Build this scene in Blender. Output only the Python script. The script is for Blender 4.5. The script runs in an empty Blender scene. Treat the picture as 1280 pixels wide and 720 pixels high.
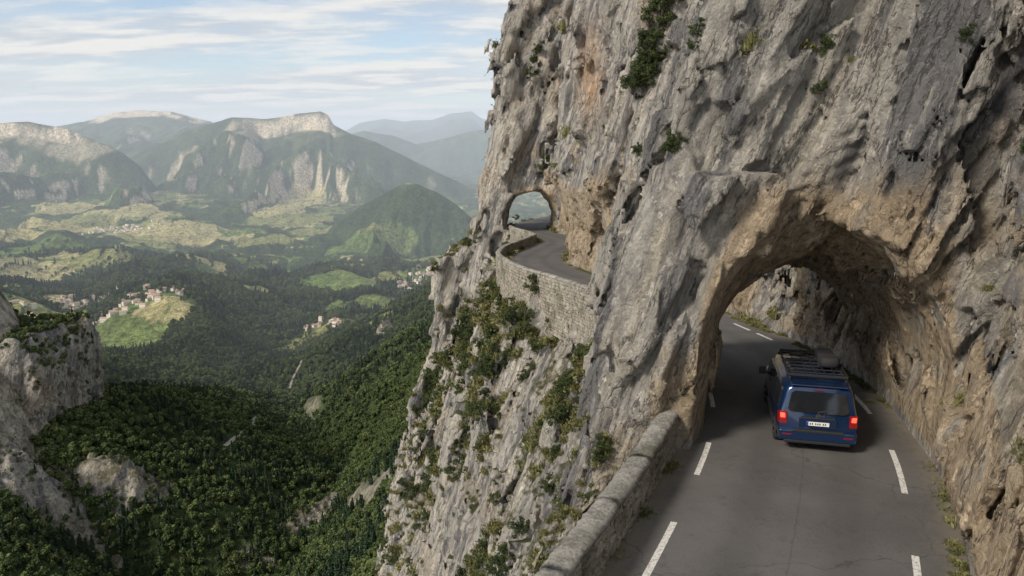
import bpy, bmesh, math, time
import numpy as np
from mathutils import Vector, Matrix
T0=time.time()
rng=np.random.default_rng(7)
sc=bpy.context.scene
f32=np.float32
# ------------------------------------------------------------------ helpers
PITCH=math.radians(11.3); SP,CP=math.sin(PITCH),math.cos(PITCH); FP=950.0
def bear(px,py):
    u=(px-640)/FP; v=(360-py)/FP
    d=CP+v*SP
    return u/d,(-SP+v*CP)/d      # x/y , z/y
def ss(a,b,x):
    t=np.clip((x-a)/(b-a),0,1); return t*t*(3-2*t)
TB=rng.random((64,64,64)).astype(f32)
TJ=rng.random((64,64,64,3)).astype(f32)
TG=(rng.random((64,64,64,3)).astype(f32)-.5)*2
TR=(rng.random((64,64,64)).astype(f32)-.5)*2
def vn(x,y,z,o=0):
    x=x+o*7.31;y=y+o*3.77;z=z+o*5.13
    ix=np.floor(x).astype(np.int32);iy=np.floor(y).astype(np.int32);iz=np.floor(z).astype(np.int32)
    fx=x-ix;fy=y-iy;fz=z-iz
    fx=fx*fx*(3-2*fx);fy=fy*fy*(3-2*fy);fz=fz*fz*(3-2*fz)
    r=0
    for dx in (0,1):
        wx=fx if dx else 1-fx
        for dy in (0,1):
            wy=fy if dy else 1-fy
            for dz in (0,1):
                wz=fz if dz else 1-fz
                r=r+wx*wy*wz*TB[(ix+dx)&63,(iy+dy)&63,(iz+dz)&63]
    return r*2-1
def vn2(x,y,o=0):
    x=x+o*7.31;y=y+o*3.77
    ix=np.floor(x).astype(np.int32);iy=np.floor(y).astype(np.int32)
    fx=x-ix;fy=y-iy
    fx=fx*fx*(3-2*fx);fy=fy*fy*(3-2*fy)
    T=TB[:,:,int(o)&63]
    a=T[ix&63,iy&63];b=T[(ix+1)&63,iy&63];c=T[ix&63,(iy+1)&63];d=T[(ix+1)&63,(iy+1)&63]
    return ((a+(b-a)*fx)*(1-fy)+(c+(d-c)*fx)*fy)*2-1
def fbm2(x,y,oc=4,o=0):
    r=0;a=1;s=0
    for i in range(oc):
        r=r+a*vn2(x,y,o+i);s+=a;a*=.5;x,y=(x*1.62+y*1.2),(y*1.62-x*1.2)
    return r/s
def fbm(x,y,z,oc=4,o=0):
    r=0;a=1;s=0
    for i in range(oc):
        r=r+a*vn(x,y,z,o+i);s+=a;a*=.5;x=x*2.03;y=y*2.03;z=z*2.03
    return r/s
def facet(x,y,z,o=0,k=.8):
    x=x+o*5.31;y=y+o*8.77;z=z+o*2.13
    ix=np.floor(x-.5).astype(np.int32);iy=np.floor(y-.5).astype(np.int32);iz=np.floor(z-.5).astype(np.int32)
    best=np.full(x.shape,1e9,f32);val=np.zeros(x.shape,f32)
    for dx in (0,1):
        for dy in (0,1):
            for dz in (0,1):
                a=(ix+dx)&63;b=(iy+dy)&63;c=(iz+dz)&63
                J=TJ[a,b,c]
                ex=x-(ix+dx+.1+.8*J[...,0]);ey=y-(iy+dy+.1+.8*J[...,1]);ez=z-(iz+dz+.1+.8*J[...,2])
                d=ex*ex+ey*ey+ez*ez
                G=TG[a,b,c]
                v=TR[a,b,c]*.6+k*(G[...,0]*ex+G[...,1]*ey+G[...,2]*ez)
                m=d<best
                best=np.where(m,d,best);val=np.where(m,v,val)
    return val
def crack(x,y,z,o,w=.07):
    v=vn(x,y,z,o)
    return np.exp(-(v/w)**2)
def rock_noise(x,y,z,fade=1.0,S=1.0):
    X=(x-.33*z)/S;Y=y/S;Z=z*.42/S
    wx=.4*vn(X/2.2,Y/2.2,Z/2.2,11);wy=.4*vn(X/2.2,Y/2.2,Z/2.2,12)
    X=X+wx;Y=Y+wy
    n=.75*vn(X/6,Y/6,Z/5,1)
    n=n+1.25*(np.abs(vn(X/2.9,Y/2.9,Z/5.5,2))*1.7-.5)            # pillars with sharp clefts
    n=n+.50*(np.abs(vn(X/1.15,Y/1.15,Z/2.9,6))*1.7-.5)
    n=n+.85*facet(X/2.4,Y/2.4,Z/2.0,1,1.0)+.46*facet(X/.95,Y/.95,Z/.95,2,1.05)
    n=n+fade*(.27*facet(X/.4,Y/.4,Z/.42,3,1.15)+.13*(np.abs(vn(X/.3,Y/.3,Z/.7,5))*1.7-.5))
    n=n-.6*crack(X/3.4,Y/3.4,Z/5,7,.05)
    return n*S
def make_mesh(name,V,F,smooth=True,mats=(),fm=None):
    V=np.asarray(V,f32);F=np.asarray(F,np.int32)
    me=bpy.data.meshes.new(name)
    nv=len(V);nf=len(F);k=F.shape[1]
    me.vertices.add(nv);me.vertices.foreach_set('co',V.ravel())
    me.loops.add(nf*k);me.loops.foreach_set('vertex_index',F.ravel())
    me.polygons.add(nf);me.polygons.foreach_set('loop_start',np.arange(nf,dtype=np.int32)*k)
    me.polygons.foreach_set('use_smooth',np.full(nf,smooth))
    if fm is not None: me.polygons.foreach_set('material_index',np.asarray(fm,np.int32))
    me.update(calc_edges=True);me.validate()
    for m in mats: me.materials.append(m)
    ob=bpy.data.objects.new(name,me);sc.collection.objects.link(ob)
    return ob
def fattr(ob,name,arr):
    a=ob.data.attributes.new(name,'FLOAT','POINT');a.data.foreach_set('value',np.asarray(arr,f32))
def cattr(ob,name,rgb):
    a=ob.data.attributes.new(name,'FLOAT_COLOR','POINT')
    c=np.ones((len(rgb),4),f32);c[:,:3]=rgb;a.data.foreach_set('color',c.ravel())
def drop_floaters(V,F,minv=4000):
    L=np.arange(len(V));a=np.concatenate([F[:,0],F[:,1],F[:,2]]);b=np.concatenate([F[:,1],F[:,2],F[:,3]])
    for _ in range(80):
        m=np.minimum(L[a],L[b]);old=L.copy()
        np.minimum.at(L,a,m);np.minimum.at(L,b,m)
        for _k in range(3): L=L[L]
        if (L==old).all(): break
    cnt=np.bincount(L,minlength=len(V));keep=cnt[L]>=minv
    new=np.cumsum(keep)-1
    return V[keep],new[F[keep[F].all(1)]]
def surface_nets(F,P):
    A,B,C=F.shape
    S=F>0
    cs=np.zeros((A-1,B-1,C-1),np.int8)
    for a in (0,1):
        for b in (0,1):
            for c in (0,1):
                cs+=S[a:A-1+a,b:B-1+b,c:C-1+c]
    act=(cs>0)&(cs<8)
    I=np.argwhere(act).astype(np.int32)
    vid=np.full(act.shape,-1,np.int32);vid[act]=np.arange(len(I))
    acc=np.zeros((len(I),3),f32);cnt=np.zeros(len(I),f32)
    cor={}
    for a in (0,1):
        for b in (0,1):
            for c in (0,1):
                cor[a,b,c]=F[I[:,0]+a,I[:,1]+b,I[:,2]+c]
    ks=list(cor)
    for p in ks:
        for ax in range(3):
            if p[ax]==0:
                q=list(p);q[ax]=1;q=tuple(q)
                v0=cor[p];v1=cor[q]
                m=(v0>0)!=(v1>0)
                t=np.where(m,v0/np.where(m,v0-v1,1),0)
                pos=np.tile(np.array(p,f32),(len(I),1));pos[:,ax]=t
                acc+=pos*m[:,None];cnt+=m
    V=P(I+acc/cnt[:,None])
    faces=[]
    for ax in range(3):
        sl0=[slice(None)]*3;sl1=[slice(None)]*3
        sl0[ax]=slice(0,-1);sl1[ax]=slice(1,None)
        a0=S[tuple(sl0)];a1=S[tuple(sl1)]
        ch=np.argwhere(a0!=a1)
        o1,o2=[(1,2),(2,0),(0,1)][ax]
        ok=(ch[:,o1]>0)&(ch[:,o2]>0)&(ch[:,o1]<F.shape[o1]-1)&(ch[:,o2]<F.shape[o2]-1)
        ch=ch[ok]
        sol=a0[tuple(ch.T)]
        def g(d1,d2):
            q=ch.copy();q[:,o1]-=d1;q[:,o2]-=d2
            return vid[q[:,0],q[:,1],q[:,2]]
        q=np.stack([g(1,1),g(0,1),g(0,0),g(1,0)],1)
        q[~sol]=q[~sol][:,::-1]
        faces.append(q)
    return V,np.concatenate(faces)
# ------------------------------------------------------------------ node helper
class NT:
    def __init__(s,nt): s.nt=nt
    def n(s,t,ins=None,**kw):
        nd=s.nt.nodes.new(t)
        for k,v in kw.items(): setattr(nd,k,v)
        if ins:
            for k,v in ins.items():
                if isinstance(v,bpy.types.NodeSocket): s.nt.links.new(v,nd.inputs[k])
                else: nd.inputs[k].default_value=v
        return nd
    def math(s,op,a,b=0.0,c=None,clamp=False):
        i={0:a,1:b}
        if c is not None:i[2]=c
        return s.n('ShaderNodeMath',i,operation=op,use_clamp=clamp).outputs[0]
    def mix(s,f,a,b,bt='MIX'):
        nd=s.n('ShaderNodeMix',data_type='RGBA',blend_type=bt)
        for k,v in ((0,f),(6,a),(7,b)):
            if isinstance(v,bpy.types.NodeSocket): s.nt.links.new(v,nd.inputs[k])
            else: nd.inputs[k].default_value=(v if k==0 else (*v,1))
        return nd.outputs[2]
    def ramp(s,f,lo,hi):
        return s.n('ShaderNodeMapRange',{0:f,1:lo,2:hi},interpolation_type='SMOOTHSTEP').outputs[0]
    def noise(s,vec,sc_,det=5,rough=.6):
        return s.n('ShaderNodeTexNoise',{'Vector':vec,'Scale':sc_,'Detail':det,'Roughness':rough}).outputs[0]
    def mapp(s,vec,scale=(1,1,1),rot=(0,0,0)):
        return s.n('ShaderNodeMapping',{'Vector':vec,'Scale':scale,'Rotation':rot}).outputs[0]
def newmat(name,rough=.9,spec=.3):
    m=bpy.data.materials.new(name);m.use_nodes=True
    t=NT(m.node_tree);b=m.node_tree.nodes['Principled BSDF']
    b.inputs['Roughness'].default_value=rough;b.inputs['Specular IOR Level'].default_value=spec
    return m,t,b
def simple(name,col,rough=.6,metal=0,spec=.5,emis=None,es=0,coat=0,var=.12):
    m,t,b=newmat(name,rough,spec)
    tc=t.n('ShaderNodeTexCoord').outputs['Object']
    nz=t.noise(tc,9,3)
    c=t.mix(nz,tuple(x*(1-var) for x in col),tuple(min(1,x*(1+var)) for x in col))
    t.nt.links.new(c,b.inputs['Base Color'])
    b.inputs['Metallic'].default_value=metal;b.inputs['Coat Weight'].default_value=coat
    if emis:
        b.inputs['Emission Color'].default_value=(*emis,1);b.inputs['Emission Strength'].default_value=es
    return m
# ------------------------------------------------------------------ materials
def rock_material(name,S=1.0):
    m,t,b=newmat(name,.93,.2)
    g=t.n('ShaderNodeNewGeometry');pos=g.outputs['Position'];nor=g.outputs['Normal']
    sh=t.n('ShaderNodeVectorMath',{0:pos,1:(1/S,1/S,1/S)},operation='MULTIPLY').outputs[0]
    sx=t.n('ShaderNodeSeparateXYZ',{0:sh})
    xs=t.math('SUBTRACT',sx.outputs[0],t.math('MULTIPLY',sx.outputs[2],.33))
    v=t.n('ShaderNodeCombineXYZ',{0:xs,1:sx.outputs[1],2:t.math('MULTIPLY',sx.outputs[2],.45)}).outputs[0]
    xs2=t.math('SUBTRACT',sx.outputs[0],t.math('MULTIPLY',sx.outputs[2],.22))
    vs=t.n('ShaderNodeCombineXYZ',{0:xs2,1:sx.outputs[1],2:t.math('MULTIPLY',sx.outputs[2],.08)}).outputs[0]
    vc_=t.n('ShaderNodeCombineXYZ',{0:xs,1:sx.outputs[1],2:t.math('MULTIPLY',sx.outputs[2],.22)}).outputs[0]
    n1=t.noise(v,.28,4,.6);n2=t.noise(v,1.6,8,.74);n3=t.noise(vs,.8,7,.70);n4=t.noise(sh,6,6,.75)
    n5=t.noise(vc_,1.15,7,.62)
    c=t.mix(t.ramp(n1,.38,.62),(.35,.335,.31),(.50,.47,.42))
    c=t.mix(t.math('MULTIPLY',t.ramp(n2,.46,.58),.75),c,(.66,.625,.55))
    c=t.mix(t.math('MULTIPLY',t.ramp(n3,.505,.575),.80),c,(.155,.157,.17))
    c=t.mix(t.math('MULTIPLY',t.ramp(t.math('SUBTRACT',1.0,n3),.55,.64),.6),c,(.65,.59,.48))
    c=t.mix(t.math('MULTIPLY',t.ramp(n4,.54,.65),.45),c,(.18,.17,.155))
    oc=t.n('ShaderNodeAttribute',attribute_name='ochre').outputs['Fac']
    ocf=t.math('MULTIPLY',oc,t.ramp(t.math('ADD',n2,t.math('MULTIPLY',oc,.14)),.46,.62))
    oc2=t.mix(t.ramp(n4,.42,.62),(.63,.50,.335),(.40,.295,.19))
    c=t.mix(t.math('MULTIPLY',ocf,.82),c,oc2)
    rd=t.n('ShaderNodeAttribute',attribute_name='rust').outputs['Fac']
    c=t.mix(t.math('MULTIPLY',rd,t.ramp(n3,.3,.6)),c,(.64,.42,.26))
    nz=t.n('ShaderNodeSeparateXYZ',{0:nor}).outputs[2]
    mo=t.n('ShaderNodeAttribute',attribute_name='moss').outputs['Fac']
    mf=t.math('MULTIPLY',t.ramp(t.math('ADD',nz,t.math('MULTIPLY',t.math('SUBTRACT',n2,.5),1.6)),.35,.7),mo)
    c=t.mix(mf,c,t.mix(n4,(.05,.065,.025),(.13,.125,.055)))
    # fissures that follow the bedding, fading in and out
    fis=t.math('SUBTRACT',1.0,t.ramp(t.math('ABSOLUTE',t.math('SUBTRACT',n5,.5)),.0,.017))
    fis=t.math('MULTIPLY',fis,t.ramp(n4,.36,.52))
    c=t.mix(t.math('MULTIPLY',fis,.75),c,(.065,.06,.055))
    t.nt.links.new(c,b.inputs['Base Color'])
    r2=t.math('ABSOLUTE',t.math('SUBTRACT',n2,.5));r4=t.math('ABSOLUTE',t.math('SUBTRACT',n4,.5))
    vo=t.n('ShaderNodeTexVoronoi',{'Vector':t.n('ShaderNodeVectorMath',{0:v,1:t.n('ShaderNodeCombineXYZ',{0:n4,1:n2,2:n5}).outputs[0]},operation='ADD').outputs[0],'Scale':2.6},feature='F1').outputs[0]
    hgt=t.math('ADD',t.math('MULTIPLY',r2,1.6),t.math('MULTIPLY',r4,.75))
    hgt=t.math('ADD',hgt,t.math('MULTIPLY',n2,.45))
    hgt=t.math('SUBTRACT',hgt,t.math('MULTIPLY',vo,.40))
    hgt=t.math('SUBTRACT',hgt,t.math('MULTIPLY',fis,.2))
    bp=t.n('ShaderNodeBump',{'Height':hgt,'Strength':.95,'Distance':.48*S})
    t.nt.links.new(bp.outputs[0],b.inputs['Normal'])
    return m
M_rock=rock_material('limestone');M_rockfar=rock_material('limestone_far',9.0)
def leafmat(name,c1,c2):
    m,t,b=newmat(name,.7,.25)
    oi=t.n('ShaderNodeObjectInfo').outputs['Random']
    g=t.n('ShaderNodeNewGeometry')
    r=t.math('MULTIPLY',t.math('ADD',t.math('MULTIPLY',oi,1.3),t.math('MULTIPLY',g.outputs['Random Per Island'],.7)),.5)
    c=t.mix(r,c1,c2)
    t.nt.links.new(c,b.inputs['Base Color'])
    return m
M_leaf=leafmat('leaf_broad',(.030,.056,.018),(.13,.165,.055))
M_leaf2=leafmat('leaf_conifer',(.016,.036,.021),(.045,.075,.036))
M_shrub=leafmat('leaf_shrub',(.018,.034,.011),(.075,.095,.03))
M_grass=leafmat('grass_blade',(.07,.08,.028),(.21,.20,.08))
M_bark=simple('bark',(.09,.07,.05),.9)
M_asph,t,b=newmat('asphalt',.85,.35)
pos=t.n('ShaderNodeNewGeometry').outputs['Position']
sa=t.n('ShaderNodeAttribute',attribute_name='lat').outputs['Fac']
n1=t.noise(pos,.45,5);n2=t.noise(pos,60,3,.8);n3=t.noise(pos,3.5,6,.7)
c=t.mix(t.ramp(n1,.35,.65),(.072,.070,.069),(.104,.101,.098))
c=t.mix(t.math('MULTIPLY',t.ramp(n2,.35,.75),.55),c,(.19,.182,.173))
c=t.mix(t.math('MULTIPLY',t.ramp(n3,.55,.70),.4),c,(.05,.049,.048))
edge=t.ramp(t.math('ADD',t.math('ABSOLUTE',sa),t.math('MULTIPLY',t.math('SUBTRACT',n3,.5),1.2)),2.15,2.8)
c=t.mix(edge,c,(.17,.15,.12))
tr=t.math('ABSOLUTE',t.math('SUBTRACT',t.math('ABSOLUTE',sa),.85))
c=t.mix(t.math('MULTIPLY',t.math('SUBTRACT',1.0,t.ramp(tr,.1,.55)),.35),c,(.055,.053,.051))
seam=t.math('ABSOLUTE',t.math('ADD',sa,t.math('MULTIPLY',t.math('SUBTRACT',n3,.5),.12)))
c=t.mix(t.math('MULTIPLY',t.math('SUBTRACT',1.0,t.ramp(seam,.0,.025)),.3),c,(.035,.034,.034))
vo=t.n('ShaderNodeTexVoronoi',{'Vector':t.n('ShaderNodeVectorMath',{0:pos,1:t.n('ShaderNodeTexNoise',{'Vector':pos,'Scale':1.2,'Detail':5.}).outputs[1]},operation='ADD').outputs[0],'Scale':.24},feature='DISTANCE_TO_EDGE').outputs[0]
ckf=t.math('MULTIPLY',t.math('SUBTRACT',1.0,t.ramp(vo,.0,.006)),t.math('MULTIPLY',t.ramp(n1,.45,.55),.5))
c=t.mix(ckf,c,(.03,.03,.03))
t.nt.links.new(c,b.inputs['Base Color'])
bp=t.n('ShaderNodeBump',{'Height':t.math('ADD',n2,t.math('MULTIPLY',n3,1.5)),'Strength':.4,'Distance':.025})
t.nt.links.new(bp.outputs[0],b.inputs['Normal'])
M_paint,t,b=newmat('road_paint',.6,.3)
pos=t.n('ShaderNodeNewGeometry').outputs['Position']
c=t.mix(t.ramp(t.noise(pos,18,6,.75),.48,.66),(.64,.63,.60),(.17,.165,.16))
t.nt.links.new(c,b.inputs['Base Color'])
def stonemat(name,c1,c2,c3):
    m,t,b=newmat(name,.93,.2)
    g=t.n('ShaderNodeNewGeometry');pos=g.outputs['Position']
    n=t.noise(pos,3,7,.7);n2=t.noise(pos,18,6,.75);n0=t.noise(pos,.8,4)
    c=t.mix(g.outputs['Random Per Island'],c1,c2)
    c=t.mix(t.math('MULTIPLY',t.ramp(n,.45,.60),.75),c,c3)
    c=t.mix(t.math('MULTIPLY',t.ramp(n2,.5,.62),.55),c,(.48,.47,.43))
    c=t.mix(t.math('MULTIPLY',t.ramp(t.math('SUBTRACT',1.0,n2),.54,.64),.6),c,(.09,.088,.08))
    c=t.mix(t.math('MULTIPLY',t.ramp(n0,.50,.64),.55),c,(.085,.09,.045))
    t.nt.links.new(c,b.inputs['Base Color'])
    bp=t.n('ShaderNodeBump',{'Height':t.math('ADD',n,t.math('MULTIPLY',n2,.45)),'Strength':1.,'Distance':.12})
    t.nt.links.new(bp.outputs[0],b.inputs['Normal'])
    return m
M_stone=stonemat('wall_stone',(.25,.225,.18),(.43,.39,.32),(.17,.155,.13))
M_mortar=stonemat('wall_mortar',(.19,.17,.14),(.22,.2,.165),(.11,.10,.09))
M_cap=stonemat('wall_coping',(.29,.28,.25),(.38,.365,.33),(.18,.17,.15))

# ------------------------------------------------------------------ road centreline
cl=np.array([(-30,-15,-6.7),(-20,-10,-6.75),(0,-1,-6.95),(10.3,4.05,-7.05),(13,5.3,-7.08),(16.5,6.8,-7.1),(20,7.75,-7.2),(24,8.1,-7.35),(28,7.95,-7.6),(31,7.7,-7.9),(34,7.5,-8.1),(40,6.9,-8.65),(45,5.9,-9.15),(54,3.2,-9.85),(62,1.7,-10.3),(68,2.2,-10.6),(74,3.8,-10.9),(82,5.6,-11.3),(89,4.7,-11.7),(95,3.0,-12.0),(101,2.2,-12.2),(107,2.3,-12.4),(113,4.0,-12.5),(122,9,-12.6),(135,19,-13),(160,40,-14)])
TT=np.arange(-25,155,.05)
def smooth(v,sig=1.3):
    k=np.exp(-.5*(np.arange(-80,81)*.05/sig)**2);k/=k.sum()
    return np.convolve(np.pad(v,80,mode='reflect',reflect_type='odd'),k,'valid')
XC=smooth(np.interp(TT,cl[:,0],cl[:,1]));ZR=smooth(np.interp(TT,cl[:,0],cl[:,2]))
TH=np.arctan(np.gradient(XC,.05))
def C(t): return np.interp(t,TT,XC)
def Z(t): return np.interp(t,TT,ZR)
def H(t): return np.interp(t,TT,TH)
def st(x,y):
    t=y.copy()
    for _ in range(4):
        th=H(t);dx=x-C(t);dy=y-t
        t=t+(dx*np.sin(th)+dy*np.cos(th))*np.cos(th)*.85
        t=np.clip(t,-24,154)
    th=H(t);dx=x-C(t);dy=y-t
    return dx*np.cos(th)-dy*np.sin(th),t
def road_pt(t,s,h=0.):
    th=H(t);return np.stack([C(t)+s*np.cos(th),t-s*np.sin(th),Z(t)+h],-1)
# ------------------------------------------------------------------ cliff field
def field(s,t,h,x,y,z):
    sover=np.interp(t,[-20,10,15,26,31,37,45,55,66,72,80,88,97,105,112,125],[3.8,3.6,3.0,3.2,5.5,4.6,2.2,1.0,1.0,2.4,5.0,6,3,4,9,14])
    lean=np.interp(t,[0,15,40,60,80],[.16,.16,.12,.15,.15])
    b0=np.interp(t,[0,12,16,30,60,80,104,110,125],[2.6,2.6,2.75,3.0,2.9,3.2,3.0,7,12])
    F=b0+(sover-b0)*ss(2.6,5.2,h)+lean*np.maximum(h-5,0)
    f=s-F
    dep=np.interp(t,[0,20,30,45,110],[1.2,1.2,2.0,2.6,2.6])
    d_=np.maximum(-h-dep-3,0)
    Fl=-2.75-.10*np.clip(-h,0,dep)-.60*np.clip(-h-dep,0,3)-.36*np.minimum(d_,11)-.22*np.maximum(d_-11,0)
    fl=np.minimum(s-Fl,-h-.10)
    f=np.maximum(f,fl)
    Fb=np.interp(h,[-30,-6,-1,1,4.5,11,20,40],[-14.5,-6.3,-4.4,-4.05,-3.55,-1.9,0.5,4.2])
    bw=np.minimum(s-Fb,np.minimum(t-(15.6+.10*h+.12*np.minimum(h,0)-.10*np.clip(s,0,4)),24.2-.05*h-t))
    f=np.maximum(f,bw)
    Ff=np.interp(h,[-60,-10,0,6,28,60],[-24,-8.4,-6.0,-5.6,-2.2,3])
    fw=np.minimum(s-Ff,np.minimum(t-(96.5+.05*h),106.5-t))
    f=np.maximum(f,fw)
    ztop=np.minimum(-21.5+(x+12.5)*.75,-18.5)
    xl=np.interp(z,[-110,-75,-57,-41,-34],[-28,-22.5,-18.8,-15,-12.3])
    fo=np.minimum(np.minimum(x-xl,ztop-z),np.minimum(y-121+.35*np.maximum(-30-z,0),142-y))
    f=np.maximum(f,fo)
    return f
def carve(s,t,h):
    ap=np.interp(t,[12,15,16.2,18,20.5,24,26.5,30,92,95,97,99,106,109],[7.0,6.4,5.4,4.4,3.8,4.0,6.5,7,7,6.0,5.2,4.9,5.0,8])
    wr=np.interp(t,[13,15.5,18,24,90,97,108],[2.75,2.8,2.65,2.7,2.9,3.1,3.3])
    wl=np.interp(t,[15,17,24,40,95,100],[2.5,2.3,2.35,2.8,3.0,3.0])
    w=np.where(s>0,wr,wl)
    r=np.clip(np.abs(s)/w,0,1)
    Hh=1.5+(ap-1.5)*np.sqrt(np.maximum(1-r**np.where(t>60,3.2,2.0),0))
    return np.minimum(np.minimum(w-np.abs(s),(Hh-h)*.9),h+.10)
# tessellation: finer close by, coarser down the valley
ga=np.arange(-.34,.86,.0043);ge=np.arange(-.95,.33,.0044);gy=np.exp(np.arange(math.log(6.),math.log(150.),.0076))
A,B,Cn=len(ga),len(gy),len(ge)
FLD=np.empty((A,B,Cn),f32)
for j,y in enumerate(gy):
    x2=ga*y;y2=np.full(A,y)
    s,tt=st(x2,y2);zr=Z(tt)
    zz=ge*y
    s3=np.broadcast_to(s[:,None],(A,Cn));t3=np.broadcast_to(tt[:,None],(A,Cn))
    z3=np.broadcast_to(zz[None],(A,Cn));h3=z3-zr[:,None];x3=np.broadcast_to(x2[:,None],(A,Cn))
    f=field(s3,t3,h3,x3,y,z3)
    c=carve(s3,t3,h3)
    out=np.minimum(f,-c)
    m=(np.abs(f)<3.4)&(c<1.2)
    if m.any():
        fm,cm,sm,tm,hm,xm,zm=f[m],c[m],s3[m],t3[m],h3[m],x3[m],z3[m]
        fade=float(np.clip(45/y,.35,1))
        n=rock_noise(xm.astype(f32),np.full(len(xm),y,f32),zm.astype(f32),fade)
        amp=np.interp(y,[10,25,60,120],[.66,.75,1.0,1.15])
        q=1-(1-ss(3.3,5.0,np.abs(sm+.0)))*(1-ss(.1,1.3,np.abs(hm+.2)))
        q2=1-.8*(ss(-4.6,-3.6,sm)*(1-ss(1.2,3.0,-hm))*(sm<0)*(hm<.3))
        fm=fm+(n-.15)*amp*np.minimum(q,q2)
        # the tunnel pillar keeps its bulk
        pil=(1-ss(.5,1.6,np.abs(tm-20.)-4))*(hm>0)*(hm<4.5)
        cn=cm-(n*.42*(1-.6*pil*(sm<0)))*ss(.15,1.5,hm)
        out[m]=np.minimum(fm,-cn)
    m=(f>=3.4)&(np.abs(c)<1.2)
    if m.any():
        hm=h3[m];n=rock_noise(x3[m].astype(f32),np.full(m.sum(),y,f32),z3[m].astype(f32),1.)
        out[m]=-(c[m]-(n*.42)*ss(.15,1.5,hm))
    FLD[:,j,:]=out
def P(I):
    y=np.exp(math.log(6.)+I[:,1]*.0076)
    return np.stack([(-.34+I[:,0]*.0043)*y,y,(-.95+I[:,2]*.0044)*y],1)
V,Fq=surface_nets(FLD,P);del FLD
V,Fq=drop_floaters(V,Fq)
cliff=make_mesh('limestone_cliff',V,Fq,True,[M_rock])
s,tv=st(V[:,0].astype(float),V[:,1].astype(float));h=V[:,2]-Z(tv)
cv=carve(s,tv,h)
nzb=fbm(V[:,0]/3,V[:,1]/3,V[:,2]/3,3,20)
och=ss(-1.3,-.1,cv+nzb*1.1)*(h>.2)
och=np.maximum(och,.8*ss(2,3.5,s)*(tv<17)*ss(-.1,.35,nzb+.05)*(1-ss(6,12,h)))
och=np.maximum(och,.95*ss(.0,2,s)*(tv>34)*(tv<84)*(1-ss(4.5,7,h+nzb*3))*(h>0))
och=np.maximum(och,.5*ss(.10,.42,nzb))
fattr(cliff,'ochre',och)
a0,e0=bear(738,95)
rust=np.exp(-(((V[:,0]/V[:,1]-a0)/.014)**2+((V[:,2]/V[:,1]-e0)/.05)**2))*(V[:,1]>35)
fattr(cliff,'rust',rust)
fattr(cliff,'moss',np.clip(.15+1.1*ss(0,8,-h)+.8*nzb,0,1)*(np.abs(s)>2.4))
CV,CS,CT,CH=V,s,tv,h
me=cliff.data
CN=np.empty(len(V)*3,f32);me.vertices.foreach_get('normal',CN);CN=CN.reshape(-1,3)

# ------------------------------------------------------------------ road, markings
def strip(t0,t1,sa,sb,h,dt=.4,ns=2):
    ts=np.arange(t0,t1+1e-6,dt) if t1-t0>dt*2 else np.linspace(t0,t1,6)
    if ns==2: ts=np.linspace(t0,t1,7)
    sv=np.linspace(sa,sb,ns)
    V=[];lat=[]
    for s_ in sv:
        V.append(road_pt(ts,np.full(len(ts),s_),h));lat+= [s_]*len(ts)
    V=np.concatenate(V);n=len(ts)
    F=[(j*n+i,(j+1)*n+i,(j+1)*n+i+1,j*n+i+1) for j in range(ns-1) for i in range(n-1)]
    return V,np.array(F),lat
V,F,lat=strip(-22,128,-2.85,3.0,0.0,.4,14)
lat=np.array(lat)
V[:,2]+= -.05*ss(2.4,3.0,np.abs(lat))+.02*fbm(V[:,0]/2,V[:,1]/2,V[:,2]*0,3,3)*ss(2.2,2.6,np.abs(lat))
road=make_mesh('mountain_road',V,F,True,[M_asph]);fattr(road,'lat',lat)
vs=[];fs=[];off=0
def addmark(t0,t1,sc_,w=.12):
    global off
    V,F,_=strip(t0,t1,sc_-w/2,sc_+w/2,.006)
    vs.append(V);fs.append(F+off);off+=len(V)
for a,b_ in [(2,4.2),(6,8.2),(10.1,12.2),(14.3,16.2),(19,21),(23.5,25.5),(28,30),(33,35),(38,40)]:
    addmark(a,b_,-2.08)
for a,b_ in [(2,4),(6.3,8.4),(10.5,12.7),(15.0,17.1),(19.4,21.4),(24,26),(27.8,29.3),(30.0,31.8),(44,46),(50,52)]:
    addmark(a,b_,1.95)
make_mesh('road_marking',np.concatenate(vs),np.concatenate(fs),False,[M_paint])
# ------------------------------------------------------------------ masonry parapets
def stone_box(V,F,c,ax,ay,az,hx,hy,hz,jit):
    base=len(V)
    for sx in (-1,1):
        for sy in (-1,1):
            for sz in (-1,1):
                j=rng.uniform(-jit,jit,3)
                for f in range(3):
                    V.append(c+ax*(sx*hx*(1 if f==0 else 1-.025/hx)+j[0])+ay*(sy*hy*(1 if f==1 else 1-.02/hy)+j[1])+az*(sz*hz*(1 if f==2 else 1-.025/hz)+j[2]))
    def i(sx,sy,sz,f): return base+((sx*2+sy)*2+sz)*3+f
    Q=[]
    for sx in (0,1): Q.append([i(sx,0,0,0),i(sx,1,0,0),i(sx,1,1,0),i(sx,0,1,0)])
    for sy in (0,1): Q.append([i(0,sy,0,1),i(1,sy,0,1),i(1,sy,1,1),i(0,sy,1,1)])
    for sz in (0,1): Q.append([i(0,0,sz,2),i(1,0,sz,2),i(1,1,sz,2),i(0,1,sz,2)])
    for a in (0,1):
        for b in (0,1):
            Q.append([i(0,a,b,1),i(1,a,b,1),i(1,a,b,2),i(0,a,b,2)])
            Q.append([i(a,0,b,0),i(a,1,b,0),i(a,1,b,2),i(a,0,b,2)])
            Q.append([i(a,b,0,0),i(a,b,1,0),i(a,b,1,1),i(a,b,0,1)])
    for a in (0,1):
        for b in (0,1):
            for c_ in (0,1): Q.append([i(a,b,c_,0),i(a,b,c_,1),i(a,b,c_,2),i(a,b,c_,2)])
    for q in Q: F.append(q)
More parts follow.
